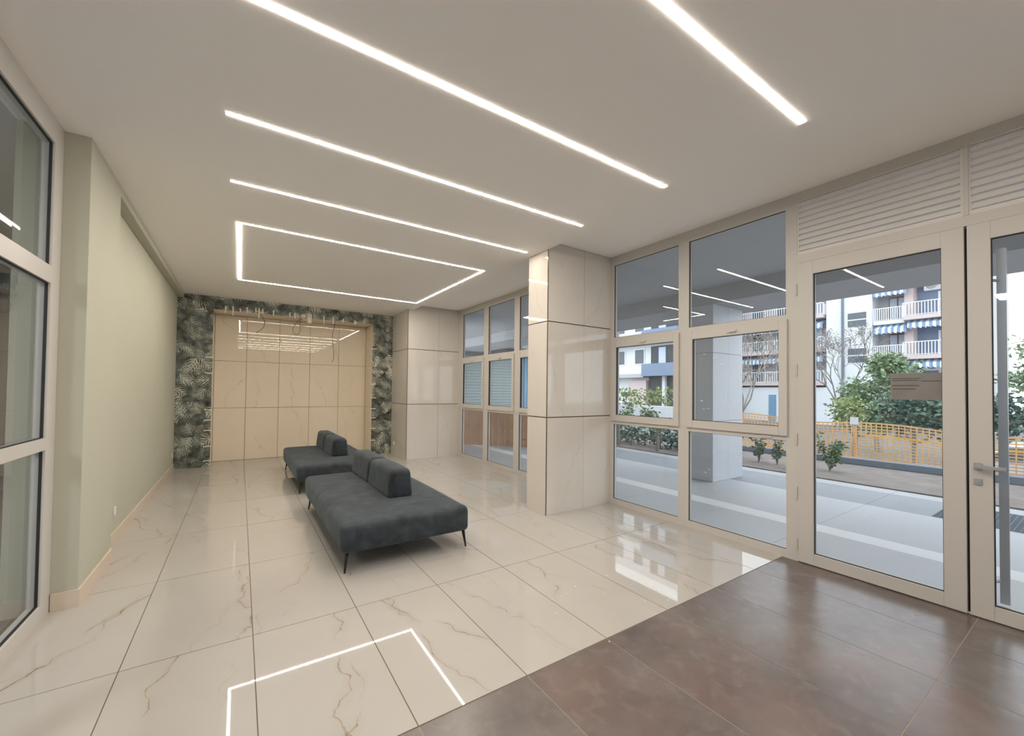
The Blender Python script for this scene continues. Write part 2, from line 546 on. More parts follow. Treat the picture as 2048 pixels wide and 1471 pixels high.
# ------------------------------------------------------------------ floor
fl = MB()
fl.box(-1.25, XW + 0.09, YD, 10.4, -0.12, -0.0015)
fl.box(-1.25, XW + 0.09, Y0, YD - 2.4, -0.12, -0.0015)
floor = fl.build('floor', 'grout')
tag(floor, 'polished cream marble tile floor of the lobby', 'floor', kind='structure')
cx = cuts(XL - 0.02, XW + 0.06, GX, 0.6)
cy = [YD - 2.4 - 1.2 * k for k in (3, 2, 1, 0)] + cuts(YD + 0.004, YA, 4.153, 1.2)
cy = [max(y, Y0) for y in cy]
for i in range(len(cx) - 1):
    for j in range(len(cy) - 1):
        if j == 3: continue
        if cx[i + 1] - cx[i] < 0.02 or cy[j + 1] - cy[j] < 0.02: continue
        tile('floor_tile', cx[i] + GAP / 2, cx[i + 1] - GAP / 2, cy[j] + GAP / 2, cy[j + 1] - GAP / 2, -0.012, 0.0, 'tile', floor)
fd = MB().box(-1.25, XW + 0.09, YD - 2.4, YD, -0.12, -0.0015).build('floor_entrance', 'dgrout')
tag(fd, 'dark brown stone-look tile floor by the entrance door', 'floor', kind='structure')
cyd = [YD - 2.4, YD - 1.2, YD]
for i in range(len(cx) - 1):
    for j in range(len(cyd) - 1):
        if cx[i + 1] - cx[i] < 0.02: continue
        tile('dark_floor_tile', cx[i] + 0.0022, cx[i + 1] - 0.0022, cyd[j] + 0.0022, cyd[j + 1] - 0.0022, -0.012, 0.0, 'dtile', fd)

# crumbs of plaster left near the joint between both floors
db = MB()
rg = random.Random(17)
for k in range(22):
    x, y = rg.uniform(1.55, 2.75), rg.uniform(1.72, 2.5)
    a, h = rg.uniform(0.003, 0.009), rg.uniform(0.002, 0.005)
    db.box(x, x + a, y, y + a * rg.uniform(0.6, 1.5), 0.0, h)
o = db.build('plaster_crumbs', 'plastic', floor)
o['kind'] = 'stuff'

# ------------------------------------------------------------------ ceiling
ce = MB()
ce.box(-1.25, XS, Y0, 10.4, ZC, 3.7)
ce.box(XS, XW + 0.062, Y0, 10.4, ZT, 3.7)
tag(ce.build('ceiling', 'ceil'), 'flat white ceiling with a raised strip along the glazed front', 'ceiling', kind='structure')

# ------------------------------------------------------------------ left wall
wl = MB()
wl.box(-1.25, XG, 3.986, 4.83, 0, ZC)
wl.box(-1.25, -0.99, 4.83, 10.4, 0, ZC)
wl.box(-0.99, XG, 4.83, YB, 3.158, ZC)
tag(wl.build('wall_left', 'green'), 'sage green painted wall with a shallow recess', 'wall', kind='structure')
bb = MB()
bb.box(XL + 0.005, XG + 0.012, 3.974, 3.986, 0, 0.115)
bb.box(XG, XG + 0.012, 3.986, 4.83, 0, 0.115)
bb.box(-0.99, -0.978, 4.83, YB, 0, 0.10)
tag(bb.build('baseboard_left', 'base'), 'cream marble baseboard below the green wall', 'baseboard', kind='structure')

# ------------------------------------------------------------------ back wall with alcove
wb = MB()
wb.box(-0.99, -0.46, YB, 10.4, 0, ZC)
wb.box(2.535, 3.2, YB, 10.4, 0, ZC)
wb.box(-0.46, 2.535, YB, 10.4, 3.012, ZC)
wb.box(-0.46, 2.535, 10.252, 10.4, 0, 3.012)
wallb = wb.build('wall_back', 'wgrout')
tag(wallb, 'end wall with a tiled alcove framed by leaf wallpaper', 'wall', kind='structure')
for (x0, x1, z0, z1) in ((-0.99, -0.452, 0.0, 1.2055), (-0.99, -0.452, 1.2075, ZC), (-0.4505, 2.527, 2.998, ZC), (2.5285, 2.99, 0.0, 1.2055), (2.5285, 2.99, 1.2075, ZC)):
    tile('wallpaper_panel', x0, x1, YB - 0.008, YB, z0, z1, 'leaf_print', wallb)
vx = [-0.452, 0.098, 0.698, 1.302, 1.915, 2.527]
vz = [0.0, 1.085, 2.052, 3.0]
for i in range(5):
    for j in range(3):
        tile('wall_tile', vx[i] + 0.004, vx[i + 1] - 0.004, YA, 10.252, vz[j] + 0.004, vz[j + 1] - 0.004, 'atile', wallb)
for x0, x1 in ((-0.46, -0.452), (2.527, 2.535)):
    for j in range(3):
        tile('side_tile', x0, x1, YB, YA, vz[j] + 0.003, vz[j + 1] - 0.003, 'atile', wallb)
tile('soffit_panel', -0.452, 2.527, YB, YA, 3.0, 3.012, 'atile', wallb)

# ------------------------------------------------------------------ tiled pier and pillar
def clad(name, label, x0, x1, y0, y1, zt_side, zt_front, xsplit, zs, corner):
    o = MB().box(x0 + 0.012, x1, y0 + 0.012, y1, 0, zt_front).build(name, 'grout')
    tag(o, label, 'pillar', kind='structure')
    zf = zs + [zt_front]
    for j in range(len(zf) - 1):
        a, b = zf[j] + (0.006 if j else 0.0), zf[j + 1] - 0.006
        for u, w in ((x0 + 0.002, xsplit - 0.002), (xsplit + 0.002, x1)):
            tile('wall_tile', u, w, y0, y0 + 0.012, a, b, 'wtile', o)
        bs = b if j < len(zf) - 2 else zt_side - 0.001
        tile('wall_tile', x0, x0 + 0.012, y0 + 0.004, y1, a, bs, 'wtile', o)
    if corner:
        MB().box(x0 - 0.002, x0 + 0.008, y0 - 0.002, y0 + 0.008, 0, zt_side).build('corner_trim', 'metal', o)
    return o
clad('wall_pillar', 'marble-clad square pillar with a bronze corner strip beside the entrance glazing', 3.108, XW + 0.06, 3.892, 4.29, ZC, ZT, 3.715, [0.0, 1.182, 2.362], True)
clad('wall_pier', 'pale marble-clad pier between leaf wallpaper and far glazing', 2.99, XW + 0.06, 8.56, 10.4, ZC, ZT, 3.71, [0.0, 1.188, 2.385], True)

# wall behind the camera and the closing walls
tag(MB().box(-1.25, XW + 0.09, Y0 - 0.15, Y0, 0, ZT).build('wall_rear', 'white'), 'plain white wall behind the entrance area', 'wall', kind='structure')
nb = MB()
nb.box(-3.9, -3.8, Y0, 9, 0, ZC); nb.box(-3.8, -1.25, 8.9, 9.0, 0, ZC)
nb.box(-3.9, -1.25, Y0, 9, ZC, 3.7); nb.box(-3.9, -1.25, Y0, 9, -0.12, 0.0); nb.box(-3.9, -1.25, Y0 - 0.15, Y0, 0, ZC)
tag(nb.build('wall_adjoining', 'neigh'), 'plain grey adjoining room behind the left glazing', 'wall', kind='structure')

# ------------------------------------------------------------------ glazing
GLX0, GLX1 = 4.232, 4.252
def pane(y0, y1, z0, z1, parent, x0=GLX0, x1=GLX1):
    p = MB().box(x0, x1, y0 - 0.012, y1 + 0.012, z0 - 0.012, z1 + 0.012).build('pane', 'glass', parent)
    return p
ROWS = ((0.075, 1.072), (1.20, 2.10), (2.24, 3.22))
def bay(name, label, cols, yend0, yend1):
    """cols: list of (y_low, y_high) glass openings; outer frame runs yend0..yend1"""
    root = thing(name, (XW, (yend0 + yend1) / 2, 0), label, 'window', kind='structure')
    fx0, fx1 = XW, XW + 0.06
    m = MB()
    edges = [yend0]
    for a, b in sorted(cols): edges += [a, b]
    edges.append(yend1)
    for i in range(0, len(edges), 2):
        m.box(fx0, fx1, edges[i], edges[i + 1], 0, ZT)
    for a, b in cols:
        for z0, z1 in ((0, 0.075), (1.072, 1.14), (2.17, 2.24), (3.22, ZT)):
            m.box(fx0, fx1, a, b, z0, z1)
    m.build('frame', 'frame', root)
    g = MB()
    for a, b in cols:
        for (z0, z1) in (ROWS[0], ROWS[2]):
            g.ring(XW + 0.010, XW + 0.024, a, b, z0, z1, 0.004, 0.004, 0.004, 0.004)
        g.ring(XW - 0.012, XW + 0.02, a + 0.055, b - 0.055, 1.20, 2.10, 0.004, 0.004, 0.004, 0.004)
    g.build('gasket', 'gasket', root)
    for a, b in cols:
        pane(a, b, *ROWS[0], root)
        pane(a, b, *ROWS[2], root)
        so, si = (a - 0.018, b + 0.018), (a + 0.055, b - 0.055)
        s = MB().ring(XW - 0.022, XW + 0.05, so[0], so[1], 1.115, 2.195, si[0] - so[0], so[1] - si[1], 0.085, 0.095)
        s = s.build('sash', 'frame', root, bevel=0.003)
        pane(si[0], si[1], 1.20, 2.10, s, 4.225, 4.245)
        yc = (a + b) / 2
        MB().box(XW - 0.034, XW - 0.022, yc - 0.05, yc + 0.05, 2.125, 2.15).box(XW - 0.042, XW - 0.034, yc - 0.05, yc + 0.02, 2.132, 2.145).build('latch', 'frame', s)
        MB().box(XW - 0.008, XW, a + 0.12, a + 0.22, 1.085, 1.105).build('hinge', 'frame', root)
    return root
win1 = bay('window_1', 'white framed window bay with tilting sashes between pillar and entrance door', [(1.732, 2.718), (2.848, 3.828)], 1.654, 3.892)
win2 = bay('window_2', 'white framed far window bay between the two marble pillars', [(4.36, 4.97), (5.13, 6.08), (6.25, 7.20), (7.38, 8.345)], 4.29, 8.56)
bay('window_4', 'white framed window bay beyond the entrance door', [(-1.40, -0.53), (-2.33, -1.53)], Y0, -0.452)

# left glazing
root = thing('window_3', (XL - 0.03, 0.8, 0), 'white framed full-height glazing along the left side', 'window', kind='structure')
m, g = MB(), MB()
ys = [Y0, -0.95, 0.7, 2.3, 3.985]
bars = [(Y0, Y0 + 0.1)] + [(y - 0.06, y + 0.06) for y in ys[1:4]] + [(3.832, 3.985)]
for a, b in bars: m.box(XL - 0.06, XL, a, b, 0, ZC)
zr = [(0.10, 1.091), (1.168, 2.165), (2.276, 3.078)]
for k in range(4):
    a, b = bars[k][1], bars[k + 1][0]
    for z0, z1 in ((0, 0.10), (1.091, 1.168), (2.165, 2.276), (3.078, ZC)):
        m.box(XL - 0.06, XL, a, b, z0, z1)
    for z0, z1 in zr:
        g.ring(XL - 0.026, XL - 0.012, a, b, z0, z1, 0.006, 0.006, 0.006, 0.006)
m.build('frame', 'frame', root); g.build('gasket', 'gasket', root)
for k in range(4):
    a, b = bars[k][1], bars[k + 1][0]
    for z0, z1 in zr:
        pane(a, b, z0, z1, root, XL - 0.046, XL - 0.028)

# ------------------------------------------------------------------ entrance door with louvres
door = thing('door_1', (XW, 0.6, 0), 'white double glass entrance door with louvred panels above', 'door', kind='structure')
m = MB()
m.box(XW, XW + 0.06, 1.637, 1.654, 0, ZT); m.box(XW, XW + 0.06, -0.452, -0.434, 0, ZT)
m.box(XW, XW + 0.06, -0.434, 1.637, 2.694, 2.768); m.box(XW, XW + 0.06, -0.434, 1.637, 3.268, ZT)
m.box(XW - 0.004, XW + 0.05, 0.585, 0.612, 2.768, 3.268)
m.build('frame', 'frame', door)
for (a, b) in ((0.612, 1.637), (-0.434, 0.585)):
    lp = MB().ring(XW + 0.004, XW + 0.056, a, b, 2.768, 3.268, 0.012, 0.012, 0.03, 0.012).build('louver_panel', 'louver', door)
    n = 9
    for k in range(n):
        z = 2.80 + 0.0512 * (k + 0.5)
        s = MB()
        s.prism([(XW - 0.002, z - 0.0215), (XW + 0.004, z - 0.0225), (XW + 0.030, z + 0.026), (XW + 0.022, z + 0.028), (XW + 0.012, z + 0.0185)], a + 0.012, b - 0.012)
        s.build('slat', 'louver', lp)
def leaf(y0, y1, g0, g1):
    m = MB().ring(XW - 0.012, XW + 0.056, y0, y1, 0.008, 2.690, g0 - y0, y1 - g1, 0.097, 0.118)
    lf = m.build('door_leaf', 'frame', door, bevel=0.002)
    pane(g0, g1, 0.105, 2.572, lf)
    MB().ring(XW + 0.004, XW + 0.022, g0, g1, 0.105, 2.572, 0.005, 0.005, 0.005, 0.005).build('gasket', 'gasket', lf)
    return lf
lf1 = leaf(0.608, 1.633, 0.720, 1.513)
lf2 = leaf(-0.430, 0.594, -0.318, 0.486)
MB().box(XW + 0.028, XW + 0.054, 0.5935, 0.6085, 0.012, 2.686).build('gap_blocker', 'gasket', lf1)  # black strip added to stop daylight and keep the leaf gap dark
for z in (0.16, 0.62, 1.10, 1.72, 2.45):
    MB().tube([(XW - 0.014, 1.640, z - 0.05), (XW - 0.014, 1.640, z + 0.05)], 0.008, 8).build('hinge', 'frame', lf1)
    MB().tube([(XW - 0.014, -0.437, z - 0.05), (XW - 0.014, -0.437, z + 0.05)], 0.008, 8).build('hinge', 'frame', lf2)
hd = MB()
hd.box(XW - 0.022, XW - 0.012, 0.535, 0.572, 1.003, 1.050)
hd.tube([(XW - 0.022, 0.553, 1.027), (XW - 0.055, 0.553, 1.027)], 0.009, 8)
hd.box(XW - 0.064, XW - 0.046, 0.425, 0.562, 1.016, 1.038)
hd.build('handle', 'chrome', lf2, bevel=0.002)
lk = MB().box(XW - 0.020, XW - 0.012, 0.535, 0.572, 0.900, 0.942)
lk.tube([(XW - 0.012, 0.553, 0.921), (XW - 0.026, 0.553, 0.921)], 0.010, 8)
lk.build('lock_plate', 'chrome', lf2)
pb = MB().box(XW + 0.115, XW + 0.140, 0.432, 0.476, 0.10, 2.52)
for z in (0.25, 1.0, 2.3): pb.tube([(XW + 0.056, 0.50, z), (XW + 0.12, 0.47, z)], 0.010, 8)
pb.build('pull_bar', 'chrome', lf2)

ns = thing('notice_sheet', (XW + 0.0462, 0.868, 1.57), 'grey-brown paper notice taped to the glass of the entrance door', 'notice')
MB().box(GLX1 + 0.0015, GLX1 + 0.0025, 0.722, 1.012, 1.47, 1.672).build('sheet', 'paper', ns)
for k, (ya, yb_, z) in enumerate(((1.005, 0.845, 1.632), (1.005, 0.855, 1.618), (0.84, 0.735, 1.612), (1.005, 0.850, 1.578), (1.000, 0.870, 1.552))):
    MB().box(GLX1 + 0.0008, GLX1 + 0.0014, yb_, ya, z - 0.0022, z + 0.0022).build('text_line', 'ink', ns)

# small white specks on the sash and lower pane next to the door
fk = MB()
rng = random.Random(3)
for k in range(46):
    y = rng.uniform(2.05, 2.62); z = rng.choice([rng.uniform(1.22, 1.95), rng.uniform(0.25, 1.0), rng.uniform(1.3, 1.9)])
    w, h = rng.uniform(0.006, 0.02), rng.uniform(0.003, 0.006)
    fk.quad((4.2235 if z > 1.1 else 4.2305, y - w, z), (4.2235 if z > 1.1 else 4.2305, y, z - h), (4.2235 if z > 1.1 else 4.2305, y + w, z + h * 0.3), (4.2235 if z > 1.1 else 4.2305, y, z + h))
fo = fk.build('white_specks', 'plastic', win1)
fo['kind'] = 'stuff'

# ------------------------------------------------------------------ LED lines in the ceiling
LW, LP = 0.027, 0.0028
def led_line(y, x0, x1, label):
    t = thing('led_line', ((x0 + x1) / 2, y, ZC), label, 'ceiling light', 'LED lines in the ceiling')
    MB().box(x0, x1, y - LW / 2, y + LW / 2, ZC - LP, ZC - 0.0004).build('diffuser', 'led', t)
    for a, b in ((x0 - 0.004, x0), (x1, x1 + 0.004)):
        MB().box(a, b, y - LW / 2, y + LW / 2, ZC - LP, ZC - 0.0004).build('end_cap', 'plastic', t)
names = ['first', 'second', 'third', 'fourth', 'fifth', 'sixth']
for k, (y, x0, x1) in enumerate(((4.136, -0.102, 2.958), (3.129, -0.111, 2.948), (2.130, -0.105, 2.956), (1.120, -0.105, 2.962), (0.115, -0.105, 2.96), (-0.89, -0.105, 2.96))):
    led_line(y, x0, x1, 'straight glowing LED ceiling line, %s from the rectangular LED loop' % names[k])
lr = thing('led_loop', (1.43, 6.5, ZC), 'rectangular glowing LED loop in the ceiling before the leaf wallpaper', 'ceiling light')
rx0, rx1, ry0, ry1 = -0.045, 2.906, 5.139, 7.853
for (a, b, c, d) in ((rx0, rx1, ry0 - LW / 2, ry0 + LW / 2), (rx0, rx1, ry1 - LW / 2, ry1 + LW / 2), (rx0 - LW / 2, rx0 + LW / 2, ry0 + LW / 2, ry1 - LW / 2), (rx1 - LW / 2, rx1 + LW / 2, ry0 + LW / 2, ry1 - LW / 2)):
    if b - a > 1: a, b = a - LW / 2, b + LW / 2
    MB().box(a, b, c, d, ZC - LP, ZC - 0.0004).build('diffuser', 'led', lr)

# ------------------------------------------------------------------ sofas
def make_sofa():
    t = thing('island_sofa', (1.27, 4.585, 0), 'dark blue-grey velvet island sofa beside the marble pillar', 'sofa', 'velvet island sofas')
    me = rounded_block(0.575, 1.125, 0.121, 0.055, 22, 0.016, 0, 0.0028, 1)
    link('seat', me, 'velvet', t, (1.27, 4.585, 0.286))
    for k, yc in enumerate((4.462, 5.278)):
        me = rounded_block(0.135, 0.408, 0.150, 0.052, 16, 0.012, 0.26, 0.0022, 5 + k)
        link('back_cushion', me, 'velvet', t, (1.375, yc, 0.545))
    for sx, fx in ((-1, 0.738), (1, 1.842)):
        for sy, fy in ((-1, 3.538), (1, 5.640)):
            m = MB().tube([(fx, fy, 0.0), (fx - sx * 0.022, fy - sy * 0.022, 0.172)], [0.007, 0.017], 10)
            m.build('leg', 'black', t, smooth=True)
    return t
sofa = make_sofa()
s2 = copy_tree(sofa)
s2.location = (1.26, 4.585 + 2.965, 0)
s2['label'] = 'dark blue-grey velvet island sofa in front of the tiled alcove'

# ------------------------------------------------------------------ tape strips, cables, sockets
def strip(label, group, x0, x1, z0, z1, tilt=0.0):
    w = (x1 - x0); h = (z1 - z0)
    m = MB()
    yb = YB - 0.0085
    d = 0.006
    if h > w:   # hangs down from the top edge, a little bent away
        m.quad((x0, yb, z1), (x1, yb, z1), (x1 + tilt, yb - d * 0.5, (z0 + z1) / 2), (x0 + tilt, yb - d * 0.5, (z0 + z1) / 2))
        m.quad((x0 + tilt, yb - d * 0.5, (z0 + z1) / 2), (x1 + tilt, yb - d * 0.5, (z0 + z1) / 2), (x1 + 2 * tilt, yb - d * 2, z0), (x0 + 2 * tilt, yb - d * 2, z0))
    else:
        xm = (x0 + x1) / 2
        m.quad((x0, yb, z0), (xm, yb - d * .5, z0 + tilt), (xm, yb - d * .5, z1 + tilt), (x0, yb, z1))
        m.quad((xm, yb - d * .5, z0 + tilt), (x1, yb - d, z0 + tilt), (x1, yb - d, z1 + tilt), (xm, yb - d * .5, z1 + tilt))
    o = m.build('tape_strip', 'tape')
    md = o.modifiers.new('thickness', 'SOLIDIFY'); md.thickness = 0.0012
    tag(o, label, 'tape', group)
rng = random.Random(11)
ORD = ['first', 'second', 'third', 'fourth', 'fifth', 'sixth', 'seventh', 'eighth', 'ninth', 'tenth', 'eleventh', 'twelfth', 'thirteenth', 'fourteenth', 'fifteenth', 'sixteenth']
for k, (x, zt_, zb) in enumerate(((-0.265, 3.085, 2.947), (-0.148, 3.09, 2.905), (-0.032, 3.06, 2.985), (0.084, 3.10, 2.987), (0.229, 3.10, 3.0), (0.282, 3.11, 2.90), (0.348, 3.10, 3.0),
                 (0.535, 3.09, 2.985), (0.829, 3.08, 2.98), (0.921, 3.085, 2.975), (1.178, 3.09, 2.89), (1.206, 3.09, 2.885), (1.235, 3.09, 2.895), (1.481, 3.08, 2.895), (1.669, 3.08, 2.92), (1.882, 3.07, 2.98))):
    strip('pale tape strip hanging over the alcove top, %s from the green wall' % ORD[k], 'tape strips along the alcove top', x - 0.012, x + 0.012, zb, zt_, rng.uniform(-0.004, 0.004))
for k, z in enumerate((0.113, 0.382, 0.689, 0.882, 1.087, 1.78, 2.075)):
    strip('pale tape strip across the alcove edge by the green wall, %s up from the floor' % ORD[k], 'tape strips along the alcove side by the green wall', -0.56, -0.444, z - 0.009, z + 0.009, rng.uniform(-0.01, 0.01))
for k, z in enumerate((0.059, 0.332, 0.604, 0.849, 1.053, 1.304, 1.617, 2.435)):
    strip('pale tape strip across the alcove edge by the marble pier, %s up from the floor' % ORD[k], 'tape strips along the alcove side by the pier', 2.50, 2.62, z - 0.009, z + 0.009, rng.uniform(-0.008, 0.008))
for x, z, lab in ((1.073, 3.03, 'crumpled tape ball above the looped cable on the alcove edge'), (2.134, 2.99, 'crumpled tape ball at the alcove edge near the marble pier')):
    m = MB()
    for k in range(9):
        a = rng.uniform(0, 6.28); r = rng.uniform(0.03, 0.06)
        c = Vector((x, YB - 0.022, z)); dv = Vector((math.cos(a) * r, rng.uniform(-0.012, 0.008), math.sin(a) * r)); w = Vector((-math.sin(a), 0.3, math.cos(a))) * 0.012
        m.quad(c - w, c + w, c + dv + w, c + dv - w)
    o = m.build('tape_ball', 'tape'); md = o.modifiers.new('thickness', 'SOLIDIFY'); md.thickness = 0.0015
    tag(o, lab, 'tape')
def cable(pts, label):
    cu = []
    P = [Vector(p) for p in pts]
    for i in range(len(P) - 1):
        p0, p1, p2, p3 = P[max(i - 1, 0)], P[i], P[i + 1], P[min(i + 2, len(P) - 1)]
        for k in range(6):
            s = k / 6
            cu.append(0.5 * ((2 * p1) + (-p0 + p2) * s + (2 * p0 - 5 * p1 + 4 * p2 - p3) * s * s + (-p0 + 3 * p1 - 3 * p2 + p3) * s ** 3))
    cu.append(P[-1])
    tag(MB().tube(cu, 0.005, 6).build('cable', 'cable', smooth=True), label, 'cable')
yc = YB + 0.02
cable([(0.31, yc + 0.1, 2.995), (0.33, yc, 2.96), (0.385, yc, 2.84), (0.36, yc, 2.72), (0.245, yc, 2.61)], 'short curved dark cable hanging from the alcove soffit')
cable([(1.05, yc, 2.995), (0.98, yc, 2.92), (0.90, yc, 2.78), (0.90, yc, 2.68), (0.96, yc, 2.63), (1.02, yc, 2.68), (1.03, yc + 0.02, 2.80), (1.02, yc + 0.03, 2.90), (1.06, yc + 0.03, 2.995)], 'looped dark cable hanging from the alcove soffit')
cable([(1.70, yc, 2.995), (1.70, yc, 2.86), (1.665, yc, 2.70), (1.675, yc, 2.50), (1.70, yc, 2.30), (1.69, yc, 2.15), (1.665, yc, 2.09)], 'long dark cable dangling straight down inside the alcove')
def socket(c, nx, label):
    t = thing('wall_socket', c, label, 'socket')
    x, y, z = c
    MB().box(x, x + nx * 0.008, y - 0.036, y + 0.036, z - 0.04, z + 0.04).build('plate', 'plastic', t, bevel=0.002)
    s = MB()
    for k in (0,): s.box(x + nx * 0.008, x + nx * 0.0095, y - 0.018, y + 0.018, z - 0.02, z + 0.02)
    s.build('insert', 'plastic', t)
socket((-0.99, 5.42, 0.30), 1, 'white wall socket on the green wall next to its thicker part')
socket((-0.99, 9.44, 0.28), 1, 'white wall socket on the green wall by the leaf wallpaper')
socket((2.99, 9.40, 0.26), -1, 'white wall socket on the marble pier beside the leaf wallpaper')

# ------------------------------------------------------------------ outside: terrace
ZO = -0.02
pav = MB().box(XW + 0.09, 8.76, -14, 22, -0.3, ZO - 0.004).build('pavement', 'pave_dark')
tag(pav, 'grey stone paving of the covered walkway outside', 'pavement', kind='structure')
def paving(x0, x1, mat, nm, dy, ga=0.002, ya=-8.0, yb=16.0):
    y = ya
    while y < yb - 1e-6:
        tile(nm, x0 + ga, x1 - ga, y + ga, y + dy - ga, ZO - 0.012, ZO, mat, pav)
        y += dy
paving(XW + 0.092, 5.38, 'pave', 'paving_slab', 2.0)
paving(5.38, 5.68, 'band', 'stone_band', 2.0)
paving(5.68, 7.27, 'pave', 'paving_slab', 2.0)
paving(7.27, 8.39, 'pave_dark', 'paving_slab', 2.0)
paving(8.39, 8.75, 'edging', 'edging_stone', 2.0)
gr = MB()
for k in range(28):
    x = 7.30 + k * 0.038
    gr.box(x, x + 0.012, -1.6, 1.35, ZO, ZO + 0.004)
for k in range(60):
    y = -1.6 + k * 0.05
    gr.box(7.30, 8.36, y, y + 0.008, ZO, ZO + 0.003)
g_ = gr.build('drain_grate', 'kerb', pav)

pc = MB()
pc.box(XW + 0.062, 6.73, -14, 14.2, 3.33, 3.7)
pc.box(6.73, 8.0, -14, 14.2, 3.04, 3.7)
tag(pc.build('ceiling_portico', 'ext'), 'grey plaster soffit and beam over the outdoor walkway', 'ceiling', kind='structure')
def ext_col(y):
    o = MB().box(6.742, 7.69, y + 0.012, y + 0.388, ZO, 3.04).build('wall_column', 'kerb')
    tag(o, 'grey tiled outdoor column carrying the walkway roof', 'pillar', 'outdoor columns', 'structure')
    zz = [ZO, 1.02, 2.20, 3.04]
    for j in range(3):
        for a, b in ((6.732, 7.21), (7.214, 7.70)):
            tile('column_tile', a, b, y, y + 0.012, zz[j] + 0.003, zz[j + 1] - 0.003, 'ext_tile', o)
        tile('column_tile', 6.73, 6.742, y + 0.002, y + 0.40, zz[j] + 0.003, zz[j + 1] - 0.003, 'ext_tile', o)
    return o
ext_col(3.892)
ext_col(-4.6)

bed = MB().box(8.75, 11.35, -14, 22, -0.3, 0.0).build('planting_bed', 'soil')
tag(bed, 'bare brown soil bed along the walkway', 'ground', kind='structure')
kb = MB().box(11.0, 11.25, -14, 20, 0.0, 0.13).build('kerb', 'kerb', bevel=0.01)
tag(kb, 'dark blue-grey kerb along the back of the soil bed', 'kerb', kind='structure')
tag(MB().box(11.35, 13.0, -14, 40, -1.3, -0.06).build('terrace_edge', 'street'), 'grey paved terrace edge under the orange netting', 'pavement', kind='structure')
tag(MB().box(13.0, 95, -60, 90, -1.4, -1.1).build('street', 'street'), 'grey street running in front of the apartment building', 'street', kind='structure')
ST = -1.1

# orange safety netting
net = thing('safety_netting', (11.7, 2.0, 0.0), 'sagging orange plastic safety netting along the street edge', 'fence')
def netx(y): return 11.77 + 0.12 * (y - 4.2)
def nettop(y): return 0.86 + 0.02 * (y - 4.2) + 0.04 * math.cos(y * 2 * PI / 2.9)
n_ = MB()
ya, yb_ = -6.0, 6.9
NY = 140
def npt(y, s):
    return Vector((netx(y) + 0.03 * math.sin(5 * y + 3 * s), y, -0.04 + (nettop(y) + 0.04) * s))
for i in range(NY):
    y = ya + (yb_ - ya) * i / (NY - 1)
    for k in range(3):
        a, b = npt(y, k / 3), npt(y, (k + 1) / 3)
        n_.quad(a + Vector((0, -0.010, 0)), a + Vector((0, 0.010, 0)), b + Vector((0, 0.010, 0)), b + Vector((0, -0.010, 0)))
NZ = 15
for j in range(NZ):
    s = j / (NZ - 1)
    h = 0.010 if j not in (0, NZ - 1) else 0.016
    for i in range(60):
        a, b = npt(ya + (yb_ - ya) * i / 60, s), npt(ya + (yb_ - ya) * (i + 1) / 60, s)
        n_.quad(a + Vector((0, 0, -h)), b + Vector((0, 0, -h)), b + Vector((0, 0, h)), a + Vector((0, 0, h)))
nn = n_.build('net', 'net', net)
nn['kind'] = 'stuff'
md = nn.modifiers.new('thickness', 'SOLIDIFY'); md.thickness = 0.003
# folded net lying double along the foot
n2 = MB()
for i in range(60):
    y0_, y1_ = ya + (yb_ - ya) * i / 60, ya + (yb_ - ya) * (i + 1) / 60
    a, b = npt(y0_, 0), npt(y1_, 0)
    n2.quad(a + Vector((-0.04, 0, 0.0)), b + Vector((-0.04, 0, 0.0)), b + Vector((-0.03, 0, 0.15 + 0.02 * math.sin(i))), a + Vector((-0.03, 0, 0.15 + 0.02 * math.sin(i - 1))))
o = n2.build('folded_hem', 'net', net); md = o.modifiers.new('thickness', 'SOLIDIFY'); md.thickness = 0.004
sy = MB()
for i in range(40):
    y0_, y1_ = ya + (3.3 - ya) * i / 40, ya + (3.3 - ya) * (i + 1) / 40
    a, b = npt(y0_, 0.70) + Vector((0.05, 0, 0)), npt(y1_, 0.70) + Vector((0.05, 0, 0))
    sy.quad(a + Vector((0, 0, -0.022)), b + Vector((0, 0, -0.022)), b + Vector((0, 0, 0.022)), a + Vector((0, 0, 0.022)))
o = sy.build('yellow_strap', 'net_yellow', net); md = o.modifiers.new('thickness', 'SOLIDIFY'); md.thickness = 0.004
for y in (6.5, 3.41, 0.4, -2.6, -5.6):
    p = MB().tube([(netx(y) + 0.05, y, -0.06), (netx(y) + 0.05, y, 0.90)], 0.035, 8).build('post', 'net', net)
    if abs(y - 3.41) < 0.1:
        MB().box(netx(y) - 0.005, netx(y) + 0.005, y - 0.075, y + 0.075, 0.82, 0.99).build('sign_plate', 'rail', p)

# orange-brown boarding closing the walkway end
bd = thing('board_hoarding', (5.9, 9.3, ZO), 'low orange-brown wooden hoarding of upright boards on the walkway', 'fence')
A, B = Vector((5.0, 10.6, ZO)), Vector((7.2, 8.35, ZO))
nbd = 18
dirv = (B - A) / nbd
per = Vector((dirv.y, -dirv.x, 0)).normalized() * 0.012
for k in range(nbd):
    a, b = A + dirv * (k + 0.03), A + dirv * (k + 0.97)
    h = 1.02 + 0.03 * math.sin(k * 2.3)
    m = MB()
    ba = [a - per, b - per, b + per, a + per]
    i0 = len(m.v)
    m.v += [tuple(p) for p in ba] + [(p.x, p.y, p.z + h) for p in ba]
    m.f += [(0, 1, 2, 3), (7, 6, 5, 4), (0, 4, 5, 1), (1, 5, 6, 2), (2, 6, 7, 3), (3, 7, 4, 0)]
    m.build('board', 'board', bd)
m = MB()
for z in (0.18, 0.80):
    a, b = A - per * 2, B - per * 2
    m.tube([(a.x, a.y, z), (b.x, b.y, z)], 0.025, 4)
m.build('rail', 'board', bd)

